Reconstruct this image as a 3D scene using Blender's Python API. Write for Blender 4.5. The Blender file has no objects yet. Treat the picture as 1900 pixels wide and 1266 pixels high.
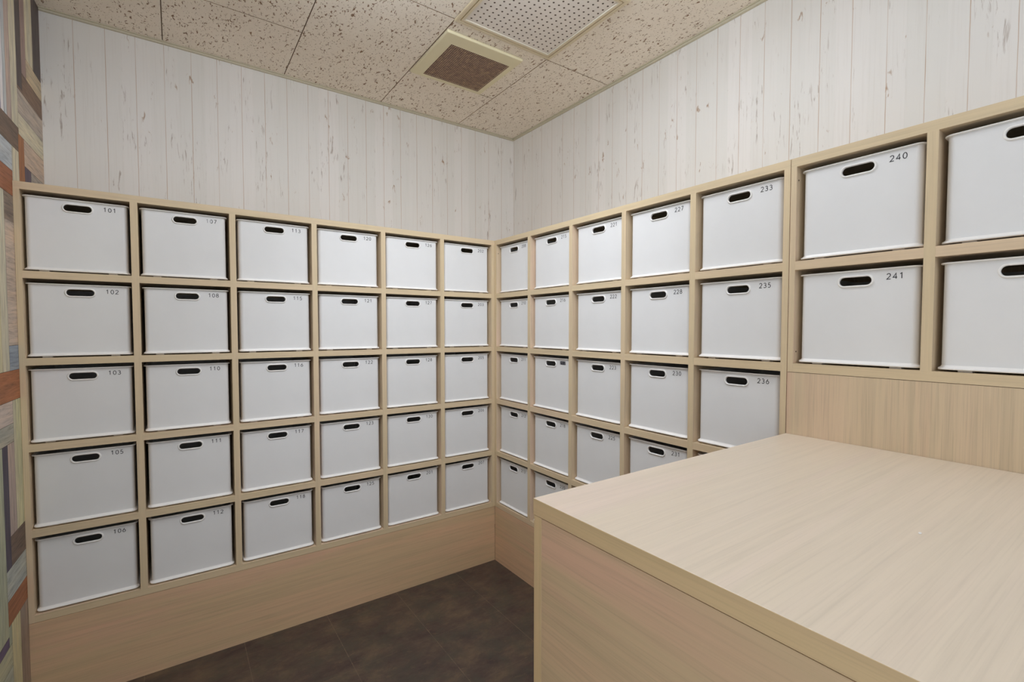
import bpy, bmesh, math, random
from mathutils import Vector, Matrix

SC = bpy.context.scene
COL = SC.collection
rnd = random.Random(7)

# ---------------------------------------------------------------- camera
CX, CY, CZ = -1.4000, -2.1773, 1.2685
YAW, PITCH, ROLL = 0.6176, -0.0365, 0.0003
FPX = 889.58
f = Vector((math.sin(YAW)*math.cos(PITCH), math.cos(YAW)*math.cos(PITCH), math.sin(PITCH)))
r = Vector((math.cos(YAW), -math.sin(YAW), 0))
u = r.cross(f)
r2 = r*math.cos(ROLL)+u*math.sin(ROLL)
u2 = -r*math.sin(ROLL)+u*math.cos(ROLL)
cd = bpy.data.cameras.new('camera'); cam = bpy.data.objects.new('camera', cd); COL.objects.link(cam)
m = Matrix((r2, u2, -f)).transposed().to_4x4(); m.translation = Vector((CX, CY, CZ))
cam.matrix_world = m
cd.sensor_fit = 'HORIZONTAL'; cd.sensor_width = 36
cd.lens = FPX/1900*36
cd.shift_x = -8.77/1900; cd.shift_y = 9.16/1900
cd.clip_start = 0.02
SC.camera = cam

# ---------------------------------------------------------------- world, lights, exposure
w = bpy.data.worlds.new('world'); SC.world = w; w.use_nodes = True
w.node_tree.nodes['Background'].inputs[0].default_value = (0.93, 0.98, 1.05, 1)
w.node_tree.nodes['Background'].inputs[1].default_value = 0.80  # world light added as fill, entering through the open rear and left
SC.view_settings.view_transform = 'Standard'
try: SC.view_settings.look = 'None'
except Exception: pass
SC.view_settings.gamma = 1
SC.view_settings.use_curve_mapping = False
SC.view_settings.exposure = 0.13
SC.cycles.diffuse_bounces = 8; SC.cycles.max_bounces = 14

# the room's lamps hang at the ceiling, above the photograph's upper edge: x, y, size x, size y, strength
LAMPS = [(-0.95, -0.75, .26, .26, 12.0), (-0.50, -1.10, .26, .26, 17.5), (-1.40, -1.75, .26, .26, 11.5)]
LAMP_COL = (0.925, 0.975, 1.06)
# added fill spot without a fixture, aimed to brighten the corner of the shelves
SPOT = ((-.85, -1.15, 2.385), (.0, .0, .3), 92, 30)
l = bpy.data.lights.new('corner_fill_spot', 'SPOT'); l.energy = SPOT[3]; l.spot_size = math.radians(SPOT[2]); l.spot_blend = 1
l.shadow_soft_size = .12; l.color = LAMP_COL
o = bpy.data.objects.new('corner_fill_spot', l); COL.objects.link(o); o.location = SPOT[0]
o.rotation_euler = (Vector(SPOT[1])-Vector(SPOT[0])).to_track_quat('-Z', 'Y').to_euler()

# ---------------------------------------------------------------- helpers
def lin(c):
    return tuple(((v/255)/12.92 if v/255 <= .04045 else ((v/255+.055)/1.055)**2.4) for v in c)+(1.0,)

class NT:
    def __init__(s, name):
        s.m = bpy.data.materials.new(name); s.m.use_nodes = True
        s.t = s.m.node_tree; s.b = s.t.nodes['Principled BSDF']
    def n(s, typ, **kw):
        x = s.t.nodes.new(typ)
        for k, v in kw.items(): setattr(x, k, v)
        return x
    def l(s, a, b): s.t.links.new(a, b)
    def val(s, sock, v): sock.default_value = v
    def math(s, op, a, b=None, c=None, clamp=False):
        x = s.n('ShaderNodeMath', operation=op, use_clamp=clamp)
        for i, v in enumerate((a, b, c)):
            if v is None: continue
            if isinstance(v, (int, float)): x.inputs[i].default_value = v
            else: s.l(v, x.inputs[i])
        return x.outputs[0]
    def mapped(s, sc, loc=(0, 0, 0), src='Object'):
        tc = s.n('ShaderNodeTexCoord'); mp = s.n('ShaderNodeMapping')
        mp.inputs['Scale'].default_value = sc; mp.inputs['Location'].default_value = loc
        s.l(tc.outputs[src], mp.inputs[0]); return mp.outputs[0]
    def noise(s, vec, scale=1, detail=2, rough=.5, dist=0):
        x = s.n('ShaderNodeTexNoise'); x.inputs['Scale'].default_value = scale
        x.inputs['Detail'].default_value = detail; x.inputs['Roughness'].default_value = rough
        x.inputs['Distortion'].default_value = dist
        s.l(vec, x.inputs['Vector']); return x.outputs['Fac']
    def ramp(s, fac, stops):
        x = s.n('ShaderNodeValToRGB'); e = x.color_ramp.elements
        while len(e) < len(stops): e.new(.5)
        for i, (p, c) in enumerate(stops):
            e[i].position = p; e[i].color = c if len(c) == 4 else tuple(c)+(1,)
        s.l(fac, x.inputs[0]); return x.outputs[0]
    def mix(s, fac, a, b, mode='MIX'):
        x = s.n('ShaderNodeMix', data_type='RGBA', blend_type=mode)
        for i, v in ((0, fac), (6, a), (7, b)):
            if isinstance(v, (int, float)): x.inputs[i].default_value = v
            elif isinstance(v, tuple): x.inputs[i].default_value = v
            else: s.l(v, x.inputs[i])
        return x.outputs[2]
    def base(s, c):
        if isinstance(c, tuple): s.b.inputs['Base Color'].default_value = c
        else: s.l(c, s.b.inputs['Base Color'])
    def rough(s, v, spec=.5):
        if isinstance(v, (int, float)): s.b.inputs['Roughness'].default_value = v
        else: s.l(v, s.b.inputs['Roughness'])
        s.b.inputs['Specular IOR Level'].default_value = spec
    def bump(s, h, strength=.2, dist=.001):
        x = s.n('ShaderNodeBump'); x.inputs['Strength'].default_value = strength
        x.inputs['Distance'].default_value = dist
        s.l(h, x.inputs['Height']); s.l(x.outputs[0], s.b.inputs['Normal'])

def plain(name, c, rough=.5, spec=.5, var=.02):
    k = NT(name)
    n = k.noise(k.mapped((1, 1, 1)), 14, 3)
    lo = tuple(v*(1-var) for v in lin(c)[:3])+(1,); hi = tuple(min(1, v*(1+var)) for v in lin(c)[:3])+(1,)
    k.base(k.ramp(n, ((.3, lo), (.7, hi)))); k.rough(rough, spec)
    return k.m

def wood(name, axis, A, B, C, seed=0, strength=1.0, rough=.42):
    """laminate with straight grain along the given axis"""
    k = NT(name)
    def sc(al, ac): return tuple(al if i == axis else ac for i in range(3))
    n1 = k.noise(k.mapped(sc(.55, 7), (seed, seed*.7, 3)), 1, 3, .6, .3)
    n2 = k.noise(k.mapped(sc(1.6, 70), (seed*2, 1, seed)), 1, 4, .62, .4)
    n3 = k.noise(k.mapped(sc(7, 330), (1, seed, 2)), 1, 2, .5)
    c = k.ramp(n1, ((.32, lin(A)), (.50, lin(B)), (.68, lin(C))))
    d = k.ramp(n2, ((.25, (1-.17*strength,)*3), (.55, (1,)*3), (.8, (1+.05*strength,)*3)))
    c = k.mix(1.0, c, d, 'MULTIPLY')
    d3 = k.ramp(n3, ((.30, (1-.12*strength,)*3), (.5, (1,)*3)))
    c = k.mix(1.0, c, d3, 'MULTIPLY')
    k.base(c); k.rough(rough, .42); k.bump(n3, .06, .0006)
    return k.m

A0, B0, C0 = (222, 200, 170), (217, 197, 166), (223, 197, 172)
B_AX = [wood('pale_panel_'+'xyz'[a], a, (220, 195, 166), (214, 194, 163), (221, 190, 162), 53+a, .9) for a in range(3)]
W_AX = [wood('ash_laminate_'+'xyz'[a], a, A0, B0, C0, 3+a) for a in range(3)]
P_AX = [wood('ash_panel_'+'xyz'[a], a, (222, 187, 151), (212, 185, 147), (223, 183, 153), 13+a, .8) for a in range(3)]
E_AX = [wood('edge_band_'+'xyz'[a], a, (221, 200, 165), (216, 197, 162), (222, 199, 168), 23+a, .6) for a in range(3)]
EC_AX = [wood('counter_edge_'+'xyz'[a], a, (224, 194, 148), (219, 191, 146), (226, 193, 152), 43+a, .6) for a in range(3)]
T_X = wood('counter_laminate', 0, (227, 211, 192), (223, 209, 189), (228, 210, 195), 31, .45, .38)
M_WHITE = plain('white_plastic', (229, 230, 230), .5, .3, .012)
M_RIM = plain('white_plastic_edge', (240, 239, 236), .35, .5, .01)  # brighter than the body white: light caught by rounded edges, put into colour
M_TEXT = plain('silver_grey_print', (48, 48, 54), .45, .4)
M_TEXT2 = plain('silver_print_and_highlight', (150, 150, 156), .35, .5)  # light digits of the dark sticker, and the highlight painted on one number
M_BLACK = plain('black_label', (28, 26, 38), .4)
M_DARK = plain('dark_void', (22, 17, 13), .9, .1)
M_SCREW = plain('brown_screw_ring', (70, 52, 40), .4)
M_CREAM = plain('cream_plastic', (226, 219, 186), .45, .4)
M_FRAME = plain('beige_aluminium', (212, 199, 170), .4, .5)
M_TRIM = plain('beige_moulding', (205, 200, 180), .5, .4)

def new_obj(name, me, mats=None, parent=None):
    o = bpy.data.objects.new(name, me); COL.objects.link(o)
    if mats:
        for x in (mats if isinstance(mats, (list, tuple)) else [mats]): me.materials.append(x)
    if parent: o.parent = parent
    return o
def from_bm(name, bm, mats, parent=None, smooth=False):
    me = bpy.data.meshes.new(name); bm.normal_update(); bm.to_mesh(me); bm.free()
    if smooth:
        for p_ in me.polygons: p_.use_smooth = True
    return new_obj(name, me, mats, parent)
def box(bm, x0, x1, y0, y1, z0, z1, mi=0):
    v = [bm.verts.new((x, y, z)) for x in (x0, x1) for y in (y0, y1) for z in (z0, z1)]
    idx = [(0, 1, 3, 2), (4, 6, 7, 5), (0, 4, 5, 1), (2, 3, 7, 6), (0, 2, 6, 4), (1, 5, 7, 3)]
    fs = [bm.faces.new([v[i] for i in q]) for q in idx]
    for q in fs: q.material_index = mi
    return v, fs
def thing(name, label, cat, loc, rotz=0, group=None):
    o = bpy.data.objects.new(name, None); COL.objects.link(o)
    o.empty_display_size = .05; o.location = loc; o.rotation_euler = (0, 0, rotz)
    o['label'] = label; o['category'] = cat
    if group: o['group'] = group
    return o
def struct(o): o['kind'] = 'structure'; return o

# ---------------------------------------------------------------- measures
W, T, H, TH = 0.28, 0.0209, 0.2589, 0.0240        # opening width, divider, opening height, shelf board
G1, G2 = 0.0194, 0.0184
Z0 = 1.7132; ZT = Z0+TH
ROWZ = [Z0-i*(H+TH)-H for i in range(5)]            # floor of each row's opening
ZB = ROWZ[4]-TH
DW = 0.4068; HC = 2.4908
SEAM = -1.5190; GB = 1.5357
XL = -1.8135; SK = .0258                            # patchwork wall: x = XL + SK*y
CD = .398                                           # depth of the cubbies
YR = -2.7                                           # floor, ceiling and right wall stop here; rear left open to world light

# ---------------------------------------------------------------- setting
def floor_mat():
    k = NT('slate_vinyl')
    n = k.noise(k.mapped((1, 1.5, 1)), 6.5, 9, .72, .25)
    n2 = k.noise(k.mapped((1, 1.4, 1), (5, 3, 1)), 24, 7, .7, .5)
    c = k.ramp(n, ((.34, lin((66, 52, 50))), (.5, lin((84, 69, 60))), (.66, lin((104, 86, 68)))))
    n3 = k.noise(k.mapped((1, 1, 1), (2, 8, 1)), 9, 6, .65, .4)
    c = k.mix(k.ramp(n3, ((.45, (0, 0, 0)), (.62, (.6,)*3))), c, lin((70, 68, 58)))
    c = k.mix(k.ramp(n2, ((.56, (0, 0, 0)), (.72, (.6,)*3))), c, lin((116, 96, 76)))
    sp = k.n('ShaderNodeSeparateXYZ'); k.l(k.mapped((1, 1, 1)), sp.inputs[0])
    def seam(o, off):
        t = k.math('FRACT', k.math('MULTIPLY', k.math('ADD', o, off), 1/.3185))
        return k.math('GREATER_THAN', k.math('ABSOLUTE', k.math('SUBTRACT', t, .5)), .4955)
    s = k.math('MAXIMUM', seam(sp.outputs[0], .564+.3185*6), k.math('MULTIPLY', seam(sp.outputs[1], .41+.3185*20), .35))
    s = k.math('MULTIPLY', s, k.ramp(n2, ((.4, (.15,)*3), (.62, (.8,)*3))))
    c = k.mix(s, c, lin((122, 104, 84)))
    k.base(c); k.rough(k.ramp(n2, ((.3, (.42,)*3), (.7, (.6,)*3))), .35); k.bump(n2, .12, .001)
    return k.m

def plank_wall_mat(name, ax, phase, pitch):
    k = NT(name)
    sp = k.n('ShaderNodeSeparateXYZ'); k.l(k.mapped((1, 1, 1)), sp.inputs[0])
    co = sp.outputs[ax]
    wob = k.noise(k.mapped((0, 0, 1)), 9, 3)
    t = k.math('MULTIPLY', k.math('ADD', k.math('ADD', co, -phase+pitch*60.5), k.math('MULTIPLY', k.math('SUBTRACT', wob, .5), .003)), 1/pitch)
    fr = k.math('ABSOLUTE', k.math('SUBTRACT', k.math('FRACT', t), .5))
    line = k.math('SUBTRACT', 1.0, k.math('MULTIPLY', fr, pitch/.0014), clamp=True)
    lv = k.noise(k.mapped((9, 9, 4)), 1, 2)
    line = k.math('MULTIPLY', line, k.ramp(lv, ((.3, (.35,)*3), (.6, (1,)*3))))
    idx = k.math('FLOOR', t)
    wn = k.n('ShaderNodeTexWhiteNoise', noise_dimensions='1D'); k.l(idx, wn.inputs['W'])
    base = k.mix(wn.outputs['Value'], lin((230, 230, 227)), lin((236, 235, 233)))
    # long faint grain
    cmb = k.n('ShaderNodeCombineXYZ')
    k.l(k.math('ADD', k.math('MULTIPLY', co, 1.0), k.math('MULTIPLY', wn.outputs['Value'], 3.0)), cmb.inputs[0])
    k.l(sp.outputs[2], cmb.inputs[2]); k.l(k.math('MULTIPLY', wn.outputs['Value'], 7.0), cmb.inputs[1])
    def nz(sx, sz, loc, detail, rough, dist):
        mp = k.n('ShaderNodeMapping'); mp.inputs['Scale'].default_value = (sx, 1, sz)
        mp.inputs['Location'].default_value = loc
        k.l(cmb.outputs[0], mp.inputs[0]); return k.noise(mp.outputs[0], 1, detail, rough, dist)
    g = nz(150, 4, (0, 0, 0), 4, .6, .3)
    base = k.mix(k.ramp(g, ((.52, (0,)*3), (.75, (.22,)*3))), base, lin((208, 203, 196)))
    # worn streaks and little knots, in clusters
    cl = nz(13, 3.6, (4, 2, 1), 2, .5, 0)
    st = nz(120, 13, (2, 9, 5), 4, .62, .5)
    stk = k.math('MULTIPLY', k.ramp(st, ((.585, (0,)*3), (.66, (1,)*3))), k.ramp(cl, ((.53, (0,)*3), (.63, (1,)*3))))
    base = k.mix(k.math('MULTIPLY', stk, .62), base, lin((150, 134, 122)))
    cl2 = nz(19, 7.5, (14, 3, 8), 1, .5, 0)
    st2 = nz(74, 24, (7, 1, 3), 3, .55, .7)
    st2 = k.math('MULTIPLY', k.ramp(st2, ((.60, (0,)*3), (.68, (1,)*3))), k.ramp(cl2, ((.63, (0,)*3), (.70, (1,)*3))))
    base = k.mix(k.math('MULTIPLY', st2, .8), base, lin((166, 136, 108)))
    base = k.mix(line, base, lin((178, 144, 112)))
    k.base(base); k.rough(.72, .25); k.bump(g, .05, .0006)
    return k.m

def ceil_mat():
    k = NT('fissured_ceiling_tile')
    a = k.noise(k.mapped((118, 52, 1)), 1, 2.0, .5, .6)
    b = k.noise(k.mapped((30, 14, 1), (3, 1, 0)), 1, 1, .5, 0)
    thr = k.math('MULTIPLY', k.math('SUBTRACT', b, .5), .07)
    fis = k.ramp(k.math('ADD', a, thr), ((.622, (0,)*3), (.660, (1,)*3)))
    p_ = k.noise(k.mapped((190, 150, 1), (9, 4, 2)), 1, 1, .5, .2)
    pin = k.ramp(p_, ((.66, (0,)*3), (.72, (.7,)*3)))
    s = k.math('MAXIMUM', fis, pin)
    v = k.noise(k.mapped((1, 1, 1)), 2.2, 4)
    c = k.ramp(v, ((.35, lin((236, 228, 215))), (.65, lin((242, 235, 223)))))
    c = k.mix(k.math('MULTIPLY', s, .95), c, lin((136, 108, 84)))
    k.base(c); k.rough(.85, .2); k.bump(k.math('SUBTRACT', 1, s), .5, .002)
    return k.m

def mural_mat():
    k = NT('patchwork_plank_paper')
    at = k.n('ShaderNodeAttribute', attribute_name='plank'); ad = k.n('ShaderNodeAttribute', attribute_name='grain')
    def nn(al, ac, loc, d, ro, di):
        h = k.noise(k.mapped((1, al, ac), loc), 1, d, ro, di); v = k.noise(k.mapped((1, ac, al), loc), 1, d, ro, di)
        return k.math('ADD', k.math('MULTIPLY', h, ad.outputs['Fac']), k.math('MULTIPLY', v, k.math('SUBTRACT', 1, ad.outputs['Fac'])))
    g = nn(9, 130, (1, 2, 3), 5, .65, .6); g2 = nn(3, 26, (4, 2, 9), 4, .6, .4)
    c = k.mix(1.0, at.outputs['Color'], k.ramp(g, ((.3, (.70,)*3), (.5, (1.12,)*3), (.72, (1.36,)*3))), 'MULTIPLY')
    c = k.mix(1.0, c, k.ramp(g2, ((.3, (.80, .82, .86)), (.5, (1,)*3), (.7, (1.12, 1.06, .98)))), 'MULTIPLY')
    k.base(c); k.rough(.65, .3)
    return k.m

bm = bmesh.new(); box(bm, -2.0, DW+.1, YR-.05, DW+.1, -.1, 0)
struct(from_bm('floor', bm, floor_mat()))
bm = bmesh.new(); box(bm, -2.0, DW+.1, DW, DW+.1, 0, HC+.02)
struct(from_bm('wall_back', bm, plank_wall_mat('white_plank_paper_back', 0, -1.8033+.0963*9, .0963)))
bm = bmesh.new(); box(bm, DW, DW+.1, YR, DW, 0, HC+.02)
struct(from_bm('wall_right', bm, plank_wall_mat('white_plank_paper_right', 1, -1.3202, .0953)))
# ceiling: suspended tiles in running bond, with the opening for the access panel
bm = bmesh.new(); g = .0016
cols = [(-2.0, -1.4215, .47), (-1.4215, -.9495, -.010), (-.9495, -.4745, .47), (-.4745, 0.0, .015), (0.0, DW, .485)]
for x0, x1, y in cols:
    yy = y
    cuts = [DW]
    while yy > YR:
        if yy < DW-.01: cuts.append(yy)
        yy -= .925
    cuts.append(YR)
    for a, b in zip(cuts[:-1], cuts[1:]):
        seg = [(b, a)]
        if abs(x1) < 1e-6:       # column of the panel: cut it out between y -.927 and -.455
            seg = []
            if a > -.455 and b < -.455: seg.append((-.455, a))
            elif b >= -.455: seg.append((b, a))
            if a <= -.927: seg.append((b, a))
            elif b < -.927: seg.append((b, -.927))
        for s0, s1 in seg:
            if s1-s0 > .02: box(bm, x0+g, x1-g, s0+g, s1-g, HC, HC+.012)
box(bm, -2.0, DW+.05, YR-.05, DW+.05, HC+.012, HC+.05, 1)
bm.normal_update()
for q in bm.faces:
    if abs(q.normal.z) < .5: q.material_index = 1
struct(from_bm('ceiling', bm, [ceil_mat(), plain('brown_tile_joint', (150, 120, 92), .9, .1)]))
for nm, a in (('trim_1', (XL+.012, DW-.001, DW-.011, DW-.0005)), ('trim_2', (DW-.011, DW-.0005, YR+.01, DW-.0115))):
    bm = bmesh.new(); box(bm, a[0], a[1], a[2], a[3], HC-.011, HC-.0005)
    box(bm, a[0], a[1] if nm == 'trim_1' else a[1], a[2]-(.007 if nm == 'trim_1' else 0), a[3], HC-.004, HC-.0004) if nm == 'trim_1' else box(bm, a[0]-.007, a[1], a[2], a[3], HC-.004, HC-.0004)
    struct(from_bm(nm, bm, M_TRIM))

# patchwork wall: planks laid horizontally (1) and vertically (0), y0,y1,z0,z1
CR, DK, BR, OR_, PK, BL, GN, GY, RD, PP = (196, 190, 168), (92, 84, 82), (122, 102, 88), (156, 108, 74), (180, 162, 152), (176, 182, 186), (172, 176, 152), (160, 152, 142), (148, 98, 72), (100, 88, 100)
PL = [(.300, .43, 2.207, HC, DK, 0), (.205, .300, 2.207, HC, CR, 0), (.150, .205, 2.135, HC, (150, 130, 124), 0), (.092, .150, 2.075, HC, DK, 0),
      (.022, .092, 1.930, HC, CR, 0), (-.025, .022, 1.930, HC, PK, 0), (-.055, -.025, 1.93, HC, BL, 0), (-.085, -.055, 1.93, HC, (214, 212, 214), 0), (-.35, -.085, 1.93, HC, (82, 82, 116), 0),
      (.205, .43, 2.135, 2.207, (190, 174, 146), 1), (.150, .43, 2.065, 2.135, BR, 1), (.092, .150, 2.065, 2.075, BR, 1),
      (.092, .43, 1.985, 2.065, (178, 166, 154), 1), (.092, .43, 1.912, 1.985, CR, 1),
      (-.35, .083, 1.850, 1.930, (112, 96, 84), 1), (.083, .092, 1.912, 1.930, BR, 1), (.083, .148, 1.60, 1.912, OR_, 0),
      (.148, .43, 1.822, 1.912, (186, 168, 152), 1), (.148, .225, 1.60, 1.822, PP, 0), (.225, .43, 1.60, 1.822, GY, 1),
      (-.35, .008, 1.768, 1.850, BL, 1), (.008, .083, 1.60, 1.850, CR, 0), (-.35, .008, 1.687, 1.768, RD, 1),
      (-.35, -.155, 1.138, 1.687, (196, 190, 158), 0), (-.155, -.09, 1.138, 1.687, CR, 0), (-.09, .03, 1.215, 1.687, (190, 172, 156), 1), (.008, .43, .95, 1.60, GY, 0), (-.09, .008, 1.138, 1.215, (140, 150, 162), 1), (-.09, .008, 1.60, 1.687, (190, 172, 156), 1),
      (-.35, .02, 1.046, 1.138, (164, 108, 74), 1), (-.35, -.078, .977, 1.046, (196, 180, 168), 1), (-.35, -.078, .920, .977, (164, 162, 150), 1),
      (-.078, -.055, .642, 1.046, (200, 194, 166), 0), (-.055, .02, .642, 1.046, (202, 198, 160), 0),
      (-.142, -.078, .642, .920, PK, 0), (-.19, -.142, .55, .920, (84, 78, 90), 0),
      (-.142, .02, .552, .642, (118, 100, 88), 1), (-.19, .02, .462, .552, (176, 180, 172), 1), (-.19, .02, .388, .462, (160, 104, 70), 1),
      (-.35, -.19, .36, .920, (170, 174, 150), 0), (-.165, -.08, 0, .388, (200, 192, 154), 0), (-.08, .02, 0, .388, (156, 138, 122), 0),
      (-.19, -.165, .33, .388, (170, 174, 150), 0), (-.35, -.165, .262, .33, (176, 176, 150), 1), (-.35, -.19, .33, .36, (110, 96, 120), 1), (-.35, -.165, .18, .262, (168, 172, 158), 1), (-.35, -.165, 0, .18, (184, 178, 150), 0)]
pal = [CR, DK, BR, OR_, PK, BL, GN, GY, RD, (188, 180, 160), (200, 192, 172)]
yy = -.35
YL = -1.75                                          # patchwork wall cut short here to let the world fill light in
while yy > YL:
    wblk = rnd.choice((.30, .36, .42)); y1 = max(YL, yy-wblk); z = 0
    while z < HC-.001:
        hb = min(HC-z, rnd.choice((.32, .40, .48))); horiz = rnd.random() < .5
        n_ = max(2, round((hb if horiz else (yy-y1))/.08))
        for i in range(n_):
            c = rnd.choice(pal)
            if horiz: PL.append((y1, yy, z+hb*i/n_, z+hb*(i+1)/n_, c, 1))
            else: PL.append((y1+(yy-y1)*i/n_, y1+(yy-y1)*(i+1)/n_, z, z+hb, c, 0))
        z += hb
    yy = y1
bm = bmesh.new(); cl = bm.loops.layers.float_color.new('plank'); gl = bm.faces.layers.float.new('grain')
v, fs = box(bm, -.08, -.0012, YL, DW+.02, 0, HC+.02)
for q in fs:
    for lp in q.loops: lp[cl] = lin((70, 62, 56))
for k_, (a, b, z0, z1, c, hz) in enumerate(PL):
    b = min(b, DW+.015)
    e = .0007+.00001*(k_ % 7)
    fc = bm.faces.new([bm.verts.new((-e*0, yv, zv)) for yv, zv in ((a+.0006, z0+.0006), (b-.0006, z0+.0006), (b-.0006, z1-.0006), (a+.0006, z1-.0006))])
    for lp in fc.loops: lp[cl] = lin(c)
    fc[gl] = float(hz)
for vv in bm.verts: vv.co.x += XL+SK*vv.co.y
struct(from_bm('wall_left', bm, mural_mat()))

# ---------------------------------------------------------------- shelving
def board(parent, name, o, x0, x1, y0, y1, z0, z1, mat, edge_mat, face):
    """a board in world coordinates, its front edge (normal 'face') banded"""
    bm = bmesh.new()
    v, fs = box(bm, x0-o[0], x1-o[0], y0-o[1], y1-o[1], z0-o[2], z1-o[2])
    bm.normal_update()
    for q in fs:
        if q.normal.dot(Vector(face)) > .9: q.material_index = 1
    return from_bm(name, bm, [mat, edge_mat], parent)

def screw(parent, o, p):
    bm = bmesh.new()
    bmesh.ops.create_cone(bm, cap_ends=True, segments=16, radius1=.0022, radius2=.0018, depth=.0009)
    bmesh.ops.rotate(bm, verts=bm.verts, matrix=Matrix.Rotation(math.pi/2, 3, 'X'))
    bmesh.ops.translate(bm, verts=bm.verts, vec=Vector(p)-Vector(o))
    return from_bm('screw_cap', bm, M_SCREW, parent)

# back unit (boxes 101 to 207)
o = (-.91, .2, 0)
U1 = thing('cubby_shelf', 'long light wood cubby shelf against the back wall, six columns of five boxes', 'shelf', o)
FY = (0, -1, 0)
lefts = [-G1-(5-c)*(W+T)-W for c in range(6)]; lefts[0] = -1.7985
rights = [-G1-(5-c)*(W+T) for c in range(6)]
sp = board(U1, 'side_panel', o, XL+.0005, lefts[0], 0, CD+.002, ZB, ZT-TH, W_AX[2], E_AX[2], FY)
for vv in sp.data.vertices:
    if vv.co.x+o[0] < XL+.01 and vv.co.y+o[1] > .1: vv.co.x += SK*.4
board(U1, 'side_panel', o, rights[5], 0, 0, CD+.002, ZB, ZT-TH, W_AX[2], E_AX[2], FY)
for c in range(5): board(U1, 'divider', o, rights[c], lefts[c+1], 0, CD, ROWZ[4], Z0, W_AX[2], E_AX[2], FY)
tp = board(U1, 'top_panel', o, XL+.0005, DW-.003, 0, CD+.005, Z0, ZT, W_AX[0], E_AX[0], FY)
for vv in tp.data.vertices:
    if vv.co.x+o[0] < XL+.01 and vv.co.y+o[1] > .1: vv.co.x += SK*.404
bp = board(U1, 'bottom_panel', o, lefts[0], rights[5], 0, CD, ZB, ROWZ[4], W_AX[0], E_AX[0], FY)
for c in range(6):
    for i in range(4): board(U1, 'shelf_board', o, lefts[c], rights[c], .0003, CD, ROWZ[i]-TH, ROWZ[i], W_AX[0], E_AX[0], FY)
board(U1, 'back_panel', o, lefts[0], rights[5], CD+.0005, CD+.005, ROWZ[4], Z0, W_AX[2], W_AX[2], FY)
board(U1, 'plinth', o, XL+.0005, 0, .0006, .018, 0, ZB-.0012, P_AX[0], P_AX[0], FY)

# right unit (boxes 208 to 238)
o = (.2, -.76, 0)
U2 = thing('cubby_shelf', 'light wood cubby shelf along the right wall from the corner to behind the counter', 'shelf', o)
FX = (-1, 0, 0)
rl = [-G2-c*(W+T) for c in range(5)]; rr = [a-W for a in rl]
board(U2, 'side_panel', o, 0, CD, rl[0], -.0004, ZB, Z0, W_AX[2], E_AX[2], FX)
board(U2, 'side_panel', o, 0, CD, SEAM, rr[4], ZB, Z0, W_AX[2], E_AX[2], FX)
for c in range(4): board(U2, 'divider', o, 0, CD, rl[c+1], rr[c], ROWZ[4], Z0, W_AX[2], E_AX[2], FX)
board(U2, 'top_panel', o, 0, CD+.005, SEAM, -.0004, Z0, ZT, W_AX[1], E_AX[1], FX)
board(U2, 'bottom_panel', o, 0, CD, rr[4], rl[0], ZB, ROWZ[4], W_AX[1], E_AX[1], FX)
for c in range(5):
    for i in range(4): board(U2, 'shelf_board', o, .0003, CD, rr[c], rl[c], ROWZ[i]-TH, ROWZ[i], W_AX[1], E_AX[1], FX)
board(U2, 'back_panel', o, CD+.0005, CD+.005, rr[4], rl[0], ROWZ[4], Z0, W_AX[2], W_AX[2], FX)
board(U2, 'plinth', o, .0006, .018, SEAM, -.0006, 0, ZB-.0012, P_AX[1], P_AX[1], FX)
screw(U2, o, (.0123, rl[0]-.0006, 1.6677))

# two-row unit beyond the seam (boxes 240, 241, ...)
o = (.2, -1.83, ROWZ[1]-TH)
S2 = SEAM-.0018
U3 = thing('cubby_shelf', 'short light wood cubby shelf above the counter, two rows of boxes', 'shelf', o)
bl = [-GB, -GB-W-T]; br = [a-W for a in bl]
ZB3 = ROWZ[1]-TH; END = br[1]-.0172
board(U3, 'side_panel', o, 0, CD, bl[0], S2, ZB3, Z0, W_AX[2], E_AX[2], FX)
board(U3, 'side_panel', o, 0, CD, END, br[1], ZB3, Z0, W_AX[2], E_AX[2], FX)
board(U3, 'divider', o, 0, CD, bl[1], br[0], ROWZ[1], Z0, W_AX[2], E_AX[2], FX)
board(U3, 'top_panel', o, 0, CD+.005, END, S2, Z0, ZT, W_AX[1], E_AX[1], FX)
board(U3, 'bottom_panel', o, 0, CD, br[1], bl[0], ZB3, ROWZ[1], W_AX[1], E_AX[1], FX)
for c in range(2): board(U3, 'shelf_board', o, .0003, CD, br[c], bl[c], ROWZ[0]-TH, ROWZ[0], W_AX[1], E_AX[1], FX)
board(U3, 'back_panel', o, CD+.0005, CD+.005, br[1], bl[0], ROWZ[1], Z0, W_AX[2], W_AX[2], FX)
screw(U3, o, (.0111, bl[0]-.0006, 1.6775)); screw(U3, o, (.0153, bl[0]-.0006, 1.2041))

# plain cabinet carrying it
o = (.2, -1.83, 0)
U4 = thing('base_cabinet', 'plain wood panelled cabinet between the counter top and the two-row shelf', 'cabinet', o)
board(U4, 'front_panel', o, .0006, .018, END, S2, 0, ZB3-.0012, B_AX[2], B_AX[2], FX)
board(U4, 'side_panel', o, .0185, CD, S2-.018, S2, 0, ZB3-.0012, P_AX[2], P_AX[2], FX)
board(U4, 'side_panel', o, .0185, CD, END, END+.018, 0, ZB3-.0012, P_AX[2], P_AX[2], FX)
board(U4, 'top_panel', o, .0185, CD, END+.0185, S2-.0185, ZB3-.0192, ZB3-.0012, P_AX[1], P_AX[1], FX)

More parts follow.
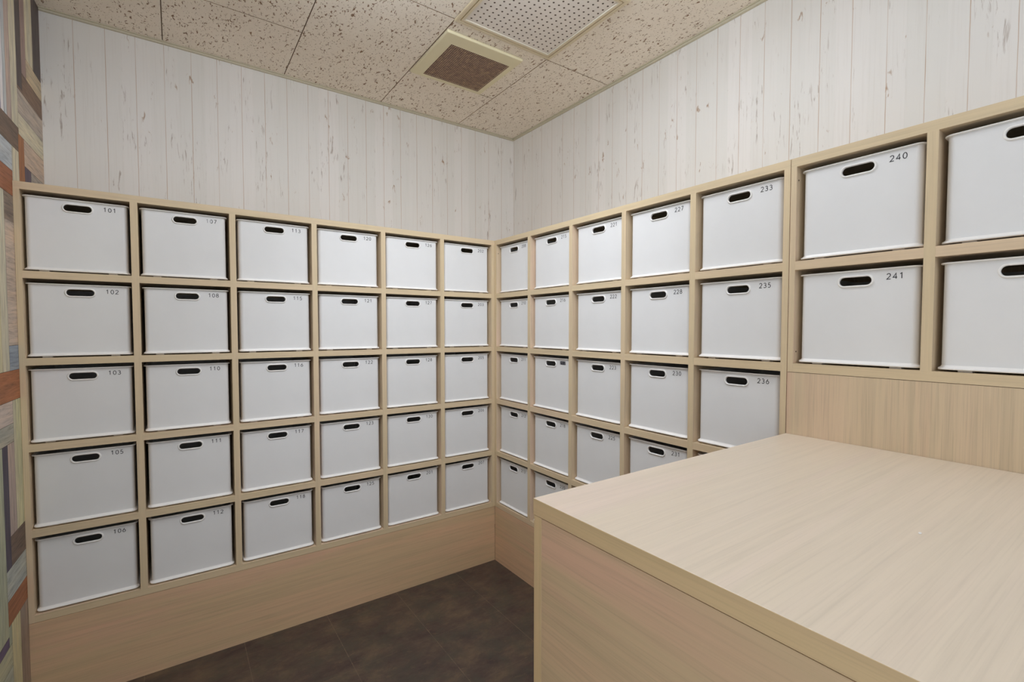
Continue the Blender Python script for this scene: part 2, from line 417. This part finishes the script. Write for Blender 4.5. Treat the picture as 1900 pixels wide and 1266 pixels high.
# counter
o = (-.45, -2.2, 0); TX, TY, TZ, TT = -.8982, -1.5205, .9730, .0287; TE = -2.65
U5 = thing('counter', 'pale wood counter with a broad smooth top in the right foreground', 'counter', o)
ct = board(U5, 'countertop', o, TX, -.0006, TE, TY, TZ-TT, TZ, T_X, EC_AX[1], FX)
bv = ct.modifiers.new('bevel', 'BEVEL'); bv.width = .0009; bv.segments = 2; bv.limit_method = 'ANGLE'
sp1 = board(U5, 'side_panel', o, TX+.0006, -.001, TY-.0225, TY-.0014, 0, TZ-TT-.0006, P_AX[2], EC_AX[2], FX)
bv = sp1.modifiers.new('bevel', 'BEVEL'); bv.width = .0007; bv.segments = 2
board(U5, 'side_panel', o, TX+.0006, -.001, TE+.0014, TE+.0225, 0, TZ-TT-.0006, P_AX[2], E_AX[2], FX)
board(U5, 'front_panel', o, TX+.0010, TX+.019, TE+.023, TY-.0232, 0, TZ-TT-.0012, P_AX[1], P_AX[1], FX)

# ---------------------------------------------------------------- storage boxes
BW, BH, BD = .2585, .245, .370
def rrect(hw, hd, rad, n=6):
    """rounded rectangle outline, centre at 0,0, counter-clockwise"""
    pts = []
    for cx, cy, a0 in ((hw-rad, -hd+rad, -90), (hw-rad, hd-rad, 0), (-hw+rad, hd-rad, 90), (-hw+rad, -hd+rad, 180)):
        for i in range(n+1):
            a = math.radians(a0+90*i/n); pts.append((cx+rad*math.cos(a), cy+rad*math.sin(a)))
    return pts
def sweep(bm, rings, close=True):
    """rings of equal length; bridge each to the next"""
    R = [[bm.verts.new(p_) for p_ in rg] for rg in rings]
    n = len(R[0]); k = len(R)
    for a in range(k if close else k-1):
        A_, B_ = R[a], R[(a+1) % k]
        for i in range(n): bm.faces.new((A_[i], A_[(i+1) % n], B_[(i+1) % n], B_[i]))
    return R
def make_box_parts():
    parts = {}
    hw, hd, rad = BW/2, BD/2, .013
    zb, zt = .0075, BH-.003
    hz0, hz1, hx = BH-.017-.0216, BH-.017, .0357; hr = (hz1-hz0)/2; hc = (hz0+hz1)/2
    bm = bmesh.new()
    # front wall with the slot
    N = 64; S = []; F_ = []
    x0 = hw-rad; yF = -hd
    for i in range(N):
        a = 2*math.pi*(i+.5)/N
        # stadium
        ca, sa = math.cos(a), math.sin(a)
        t = i/N*(4*(hx-hr)+2*math.pi*hr)
        L1 = hx-hr; per = 4*L1+2*math.pi*hr; s = t
        if s < math.pi*hr/2: ang = s/hr; q = (L1+hr*math.cos(ang), hr*math.sin(ang))
        elif s < math.pi*hr/2+2*L1: q = (L1-(s-math.pi*hr/2), hr)
        elif s < math.pi*hr*1.5+2*L1: ang = math.pi/2+(s-math.pi*hr/2-2*L1)/hr; q = (-L1+hr*math.cos(ang), hr*math.sin(ang))
        elif s < math.pi*hr*1.5+4*L1: q = (-L1+(s-math.pi*hr*1.5-2*L1), -hr)
        else: ang = 1.5*math.pi+(s-math.pi*hr*1.5-4*L1)/hr; q = (L1+hr*math.cos(ang), hr*math.sin(ang))
        S.append(q)
        # rectangle perimeter point in the same direction (square param)
        k_ = i/N*8
        ex = 0
        pp = [(1, 0), (1, 1), (0, 1), (-1, 1), (-1, 0), (-1, -1), (0, -1), (1, -1), (1, 0)]
        j = int(k_); fr = k_-j
        px = pp[j][0]*(1-fr)+pp[j+1][0]*fr; pz = pp[j][1]*(1-fr)+pp[j+1][1]*fr
        F_.append((px*x0, (zt if pz > 0 else zb)*abs(pz)+hc*(1-abs(pz))))
    vi = [bm.verts.new((q[0], yF, hc+q[1])) for q in S]; vo = [bm.verts.new((q[0], yF, q[1])) for q in F_]
    for i in range(N): bm.faces.new((vo[i], vo[(i+1) % N], vi[(i+1) % N], vi[i]))
    # the rest of the shell
    pr = rrect(hw, hd, rad, 8)
    # outline starts at right-front corner arc start (x0,-hd) and ends at (-x0,-hd)
    lo = [bm.verts.new((a, b, zb)) for a, b in pr]; hi = [bm.verts.new((a, b, zt)) for a, b in pr]
    for i in range(len(pr)-1): bm.faces.new((lo[i], lo[i+1], hi[i+1], hi[i]))
    bm.faces.new(list(reversed(lo)))
    bmesh.ops.remove_doubles(bm, verts=bm.verts, dist=1e-5)
    bmesh.ops.recalc_face_normals(bm, faces=bm.faces)
    me = bpy.data.meshes.new('body'); bm.to_mesh(me); bm.free()
    ob = bpy.data.objects.new('tmp', me); COL.objects.link(ob)
    sd = ob.modifiers.new('s', 'SOLIDIFY'); sd.thickness = .0018; sd.offset = -1
    dg = bpy.context.evaluated_depsgraph_get(); dg.update()
    me2 = bpy.data.meshes.new_from_object(ob.evaluated_get(dg)); me2.name = 'body'
    bpy.data.objects.remove(ob)
    me2.materials.clear(); me2.materials.append(M_WHITE)
    parts['body'] = me2
    # top rim
    def flange(name, prof, mat):
        bm = bmesh.new()
        sweep(bm, [[(a, b, z) for a, b in rrect(hw+min(d, .0058), hd+d, rad+max(d, -.005)*.7, 8)] for d, z in prof])
        bmesh.ops.recalc_face_normals(bm, faces=bm.faces)
        me = bpy.data.meshes.new(name); bm.to_mesh(me); bm.free(); me.materials.append(mat)
        return me, None
    me, _ = flange('top_rim', [(-.002, BH-.0005), (.0048, BH), (.0064, BH-.0008), (.0064, BH-.0022), (.0054, BH-.0032), (-.0002, BH-.0034), (-.002, BH-.0034)], M_RIM)
    parts['top_rim'] = me
    me, _ = flange('base_flange', [(-.0004, .0150), (.0016, .0112), (.0052, .0090), (.0088, .0080), (.0094, .0068), (.0090, .0052), (.0078, .0044), (-.004, .0044), (-.004, .0078)], M_RIM)
    bm = bmesh.new(); bm.from_mesh(me)
    for sx in (-1, 1):
        for sy in (-1, 1):
            xc, yc = sx*(hw-.042), sy*(hd-.004)
            box(bm, xc-.012, xc+.012, min(yc, yc-sy*.02), max(yc, yc-sy*.02), 0, .0046)
    bm.to_mesh(me); bm.free(); parts['base_flange'] = me
    # handle rim: ring around the slot
    bm = bmesh.new()
    def ring(off, y):
        out = []
        for q in S:
            cx = max(-(hx-hr), min(hx-hr, q[0])); d = Vector((q[0]-cx, q[1])).normalized()
            out.append((q[0]+d.x*off, yF+y, hc+q[1]+d.y*off))
        return out
    sweep(bm, [ring(-.0001, .0028), ring(-.0001, -.0020), ring(.0010, -.0032), ring(.0030, -.0034), ring(.0044, -.0022), ring(.0050, .0002)], False)
    bmesh.ops.recalc_face_normals(bm, faces=bm.faces)
    me = bpy.data.meshes.new('handle_rim'); bm.to_mesh(me); bm.free(); me.materials.append(M_RIM)
    for p_ in me.polygons: p_.use_smooth = True
    parts['handle_rim'] = me
    return parts
PARTS = make_box_parts()

def arc(cx, cy, rx, ry, a0, a1, n=14):
    return [(cx+rx*math.cos(math.radians(a0+(a1-a0)*i/n)), cy+ry*math.sin(math.radians(a0+(a1-a0)*i/n))) for i in range(n+1)]
GL = {'0': [arc(.31, .5, .27, .5, 0, 360, 28)],
      '1': [[(.10, .80), (.34, .985), (.34, 0)]],
      '2': [arc(.30, .72, .25, .28, 165, -38, 14)+[(.04, 0), (.58, 0)]],
      '3': [arc(.28, .745, .22, .25, 150, -80, 14)+arc(.28, .265, .27, .265, 85, -150, 16)],
      '4': [[(.44, 0), (.44, 1), (.02, .26), (.60, .26)]],
      '5': [[(.52, 1), (.16, 1), (.11, .56)]+arc(.27, .31, .27, .31, 118, -145, 16)],
      '6': [arc(.31, .305, .27, .305, 0, 360, 22), [(.09, .42), (.40, 1.0)]],
      '7': [[(.05, 1), (.56, 1), (.20, 0)]],
      '8': [arc(.30, .755, .215, .245, 0, 360, 20), arc(.30, .265, .265, .265, 0, 360, 22)]}
def stroke(bm, pts, w_, y):
    closed = (Vector(pts[0])-Vector(pts[-1])).length < 1e-6
    P_ = [Vector(p_) for p_ in (pts[:-1] if closed else pts)]
    n = len(P_); L_ = []; R_ = []
    for i, p_ in enumerate(P_):
        a = P_[i-1] if (i > 0 or closed) else None
        b = P_[(i+1) % n] if (i < n-1 or closed) else None
        d1 = (p_-a).normalized() if a is not None else (b-p_).normalized()
        d2 = (b-p_).normalized() if b is not None else d1
        nn = Vector((-(d1+d2).y, (d1+d2).x))
        nn = nn.normalized() if nn.length > 1e-6 else Vector((-d1.y, d1.x))
        k = 1/max(.45, nn.dot(Vector((-d1.y, d1.x))))
        L_.append(p_+nn*w_*k/2); R_.append(p_-nn*w_*k/2)
    vl = [bm.verts.new((q.x, y, q.y)) for q in L_]; vr = [bm.verts.new((q.x, y, q.y)) for q in R_]
    for i in range(n if closed else n-1):
        j = (i+1) % n; bm.faces.new((vl[i], vr[i], vr[j], vl[j]))
def number_mesh(txt, neg=False, glint=False):
    bm = bmesh.new(); h = .0134; xr = BW/2-.0275; adv = .0127; y = -BD/2-.0004
    for i, ch in enumerate(txt):
        x = xr-adv*(3-i)+.0025; z = BH-.0145-h
        for st in GL[ch]:
            stroke(bm, [(x+a*h*1.04, z+b*h) for a, b in st], .00185, y)
    bmesh.ops.recalc_face_normals(bm, faces=bm.faces)
    for q in bm.faces:
        if q.normal.y > 0: q.normal_flip()
        q.material_index = 1 if (neg or (glint and q.calc_center_median().x < xr-adv*1.5)) else 0  # left digits of one number lighter: a highlight painted in
    if neg: box(bm, xr-adv*3+.0012, xr-.0002, y+.0001, y+.0003, BH-.0145-h-.0014, BH-.0145+.0018, 2)
    me = bpy.data.meshes.new('number'); bm.to_mesh(me); bm.free()
    for x in (M_TEXT, M_TEXT2, M_BLACK): me.materials.append(x)
    return me

def storage_box(loc, rotz, label, group, num=None):
    t = thing('storage_box', label, 'storage box', loc, rotz, group)
    for nm in ('body', 'top_rim', 'base_flange', 'handle_rim'):
        c = bpy.data.objects.new(nm, PARTS[nm]); COL.objects.link(c); c.parent = t
    if num:
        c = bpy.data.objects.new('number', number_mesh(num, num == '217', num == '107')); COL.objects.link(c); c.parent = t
        if num == '217': c['label'] = 'dark sticker with silver number 217'
    return t

NL = [('101', '102', '103', '105', '106'), ('107', '108', '110', '111', '112'), ('113', '115', '116', '117', '118'),
      ('120', '121', '122', '123', '125'), ('126', '127', '128', '130', '201'), ('202', '203', '205', '206', '207')]
NR = [('208', '210', '211', '212', '213'), ('215', '216', '217', '218', '220'), ('221', '222', '223', '225', None),
      ('227', '228', '230', '231', None), ('233', '235', '236', None, None)]
rows = ['top row', 'second row', 'middle row', 'fourth row', 'bottom row']
DF = .0160   # recess of the body front behind the shelf face
jit = random.Random(3)
for c in range(6):
    for i in range(5):
        n = NL[c][i]
        xc = (lefts[c]+rights[c])/2+(-.0011 if c == 0 else jit.uniform(-.0012, .0012))
        extra = {'101': 'top left corner box beside the patchwork wall', '106': 'bottom left corner box beside the patchwork wall',
                 '107': 'top row, number with a painted highlight', '202': 'right end of the back wall top row', '207': 'bottom row next to the room corner'}.get(n, rows[i]+' of the back wall shelf')
        storage_box((xc, DF+BD/2+jit.uniform(-.001, .002), ROWZ[i]+.0002), 0, 'white plastic storage box numbered %s, %s' % (n, extra), 'numbered storage boxes in the back wall shelf', n)
for c in range(5):
    for i in range(5):
        n = NR[c][i]
        yc = (rl[c]+rr[c])/2+jit.uniform(-.0012, .0012); d = jit.uniform(-.001, .002)
        if n:
            ex = {'217': 'the only one with a dark number sticker', '220': 'half hidden by the counter corner', '231': 'half hidden behind the counter',
                  '236': 'lower corner hidden by the counter', '208': 'top row next to the room corner', '233': 'top row beside the seam'}.get(n, rows[i]+' of the right wall shelf')
            lab = 'white plastic storage box numbered %s, %s' % (n, ex)
        elif (c, i) == (4, 3): lab = 'white storage box whose corner just shows under box 236 behind the counter'
        else: lab = 'white storage box in the bottom row, out of sight behind the counter'
        storage_box((DF+BD/2+d, yc, ROWZ[i]+.0002), -math.pi/2, lab, 'storage boxes in the right wall shelf', n)
for c in range(2):
    for i in range(2):
        n = (('240', '241'), (None, None))[c][i]
        yc = (bl[c]+br[c])/2+(.0 if c else jit.uniform(-.001, .001))
        lab = ('large looking white storage box numbered %s, %s' % (n, ('above box 241', 'above the bare wood panel')[i])) if n else \
              ('white storage box cut off by the right picture edge, %s' % ('upper of the two', 'lower of the two')[i])
        storage_box((DF+BD/2, yc, ROWZ[i]+.0002), -math.pi/2, lab, 'storage boxes above the counter', n)

# ---------------------------------------------------------------- ceiling fittings
o = (-.28, -.194, HC)
V = thing('ceiling_vent', 'square cream extractor vent with brown mesh grille on the ceiling', 'vent', o)
x0, x1, y0, y1 = -.472-o[0], -.090-o[0], -.384-o[1], .000-o[1]
gx0, gx1, gy0, gy1 = -.4185-o[0], -.1180-o[0], -.3135-o[1], -.0245-o[1]
zt, zb, zl = -.0006, -.0125, -.0035
def rect(a, b, c, d, z, rad, n=4):
    cx, cy = (a+b)/2, (c+d)/2
    return [(cx+p_[0], cy+p_[1], z) for p_ in rrect((b-a)/2, (d-c)/2, rad, n)]
bm = bmesh.new()
sweep(bm, [rect(x0, x1, y0, y1, zt, .006), rect(x0, x1, y0, y1, zb+.004, .006), rect(x0+.001, x1-.001, y0+.001, y1-.001, zb+.0015, .006), rect(x0+.004, x1-.004, y0+.004, y1-.004, zb, .006),
           rect(gx0, gx1, gy0, gy1, zb, .001), rect(gx0, gx1, gy0, gy1, zt, .001)], False)
bmesh.ops.recalc_face_normals(bm, faces=bm.faces)
from_bm('frame', bm, M_CREAM, V)
bm = bmesh.new(); n1, n2 = 34, 24
for i in range(n1+1):
    x = gx0+(gx1-gx0)*i/n1; box(bm, x-.0013, x+.0013, gy0, gy1, zb+.0008, zb+.0034)
for i in range(n2+1):
    y = gy0+(gy1-gy0)*i/n2; box(bm, gx0, gx1, y-.0017, y+.0017, zb+.0012, zb+.0032)
k = NT('dusty_brown_grille'); nn = k.noise(k.mapped((1, 1, 1)), 60, 4, .6)
k.base(k.ramp(nn, ((.35, lin((158, 134, 122))), (.6, lin((186, 160, 138))), (.75, lin((214, 188, 150)))))); k.rough(.7, .2)
from_bm('grille', bm, k.m, V)
bm = bmesh.new(); box(bm, gx0-.002, gx1+.002, gy0-.002, gy1+.002, zt-.0024, zt-.0004)
from_bm('duct_shade_plate', bm, plain('duct_shade_brown', (58, 46, 40), .9, .1), V)  # dark plate: the shade inside the duct given as colour

o = (-.237, -.691, HC)
Pn = thing('ceiling_access_panel', 'square perforated white access panel in a beige frame on the ceiling', 'ceiling panel', o)
x0, x1, y0, y1 = -.474-o[0], .0-o[0], -.927-o[1], -.4555-o[1]
bm = bmesh.new()
def mitre(bm, prof):
    sweep(bm, [[(x0+d, y0+d, z), (x1-d, y0+d, z), (x1-d, y1-d, z), (x0+d, y1-d, z)] for d, z in prof], False)
mitre(bm, [(-.004, -.0006), (-.004, -.0070), (.0, -.0085), (.011, -.0085), (.0125, -.0030), (.0155, -.0030), (.0165, -.0085), (.0245, -.0085), (.0245, .006)])
bmesh.ops.recalc_face_normals(bm, faces=bm.faces)
from_bm('frame', bm, M_FRAME, Pn)
bm = bmesh.new(); mitre(bm, [(.0248, .002), (.0248, -.0078), (.0285, -.0078), (.0285, -.002)])
bmesh.ops.recalc_face_normals(bm, faces=bm.faces)
from_bm('panel_edge', bm, plain('white_edging', (218, 212, 196), .4), Pn)
k = NT('perforated_board'); sp_ = k.n('ShaderNodeSeparateXYZ'); k.l(k.mapped((1, 1, 1)), sp_.inputs[0])
def dcoord(out, off):
    t = k.math('FRACT', k.math('MULTIPLY', k.math('ADD', out, off), 1/.0257)); return k.math('SUBTRACT', t, .5)
dx, dy = dcoord(sp_.outputs[0], 1.0+.0), dcoord(sp_.outputs[1], 1.0+.004)
rr_ = k.math('SQRT', k.math('ADD', k.math('MULTIPLY', dx, dx), k.math('MULTIPLY', dy, dy)))
dot = k.math('LESS_THAN', rr_, .155)
k.base(k.mix(dot, lin((226, 220, 213)), lin((84, 72, 62)))); k.rough(.7, .2); k.bump(k.math('SUBTRACT', 1, dot), .6, .003)
bm = bmesh.new(); box(bm, x0+.030, x1-.030, y0+.030, y1-.030, -.003, .004)
from_bm('perforated_board', bm, k.m, Pn)

bm = bmesh.new(); bmesh.ops.create_icosphere(bm, subdivisions=2, radius=.0022)
for vv in bm.verts: vv.co = Vector((vv.co.x*1.5, vv.co.y*.8, vv.co.z*.6))*(1+.25*math.sin(vv.co.x*4000+vv.co.y*2500))
cr = from_bm('paper_crumb', bm, M_RIM); cr.location = (-.5328, -1.9592, TZ+.0010)
cr['label'] = 'tiny white crumb lying on the counter top'; cr['category'] = 'crumb'

# the room's own lamps, out of the photograph's frame
LAMP_LABEL = ['white box ceiling light nearest the cubby shelves', 'white box ceiling light at the rear of the room', 'small white box ceiling light above the counter', 'small white box ceiling light near the patchwork wall']
for i, (lx, ly, sx, sy, pw) in enumerate(LAMPS):
    Lm = thing('ceiling_light', LAMP_LABEL[i % 4], 'ceiling light', (lx, ly, HC))
    bm = bmesh.new(); box(bm, -sx/2-.01, sx/2+.01, -sy/2-.01, sy/2+.01, -.022, -.001)
    from_bm('housing', bm, M_RIM, Lm)
    em = bpy.data.materials.new('lamp_diffuser'); em.use_nodes = True
    pb = em.node_tree.nodes['Principled BSDF']; pb.inputs['Emission Color'].default_value = LAMP_COL+(1,)
    pb.inputs['Emission Strength'].default_value = pw; pb.inputs['Base Color'].default_value = (.8, .8, .8, 1)
    bm = bmesh.new(); box(bm, -sx/2, sx/2, -sy/2, sy/2, -.085, -.0225)
    from_bm('diffuser', bm, em, Lm)
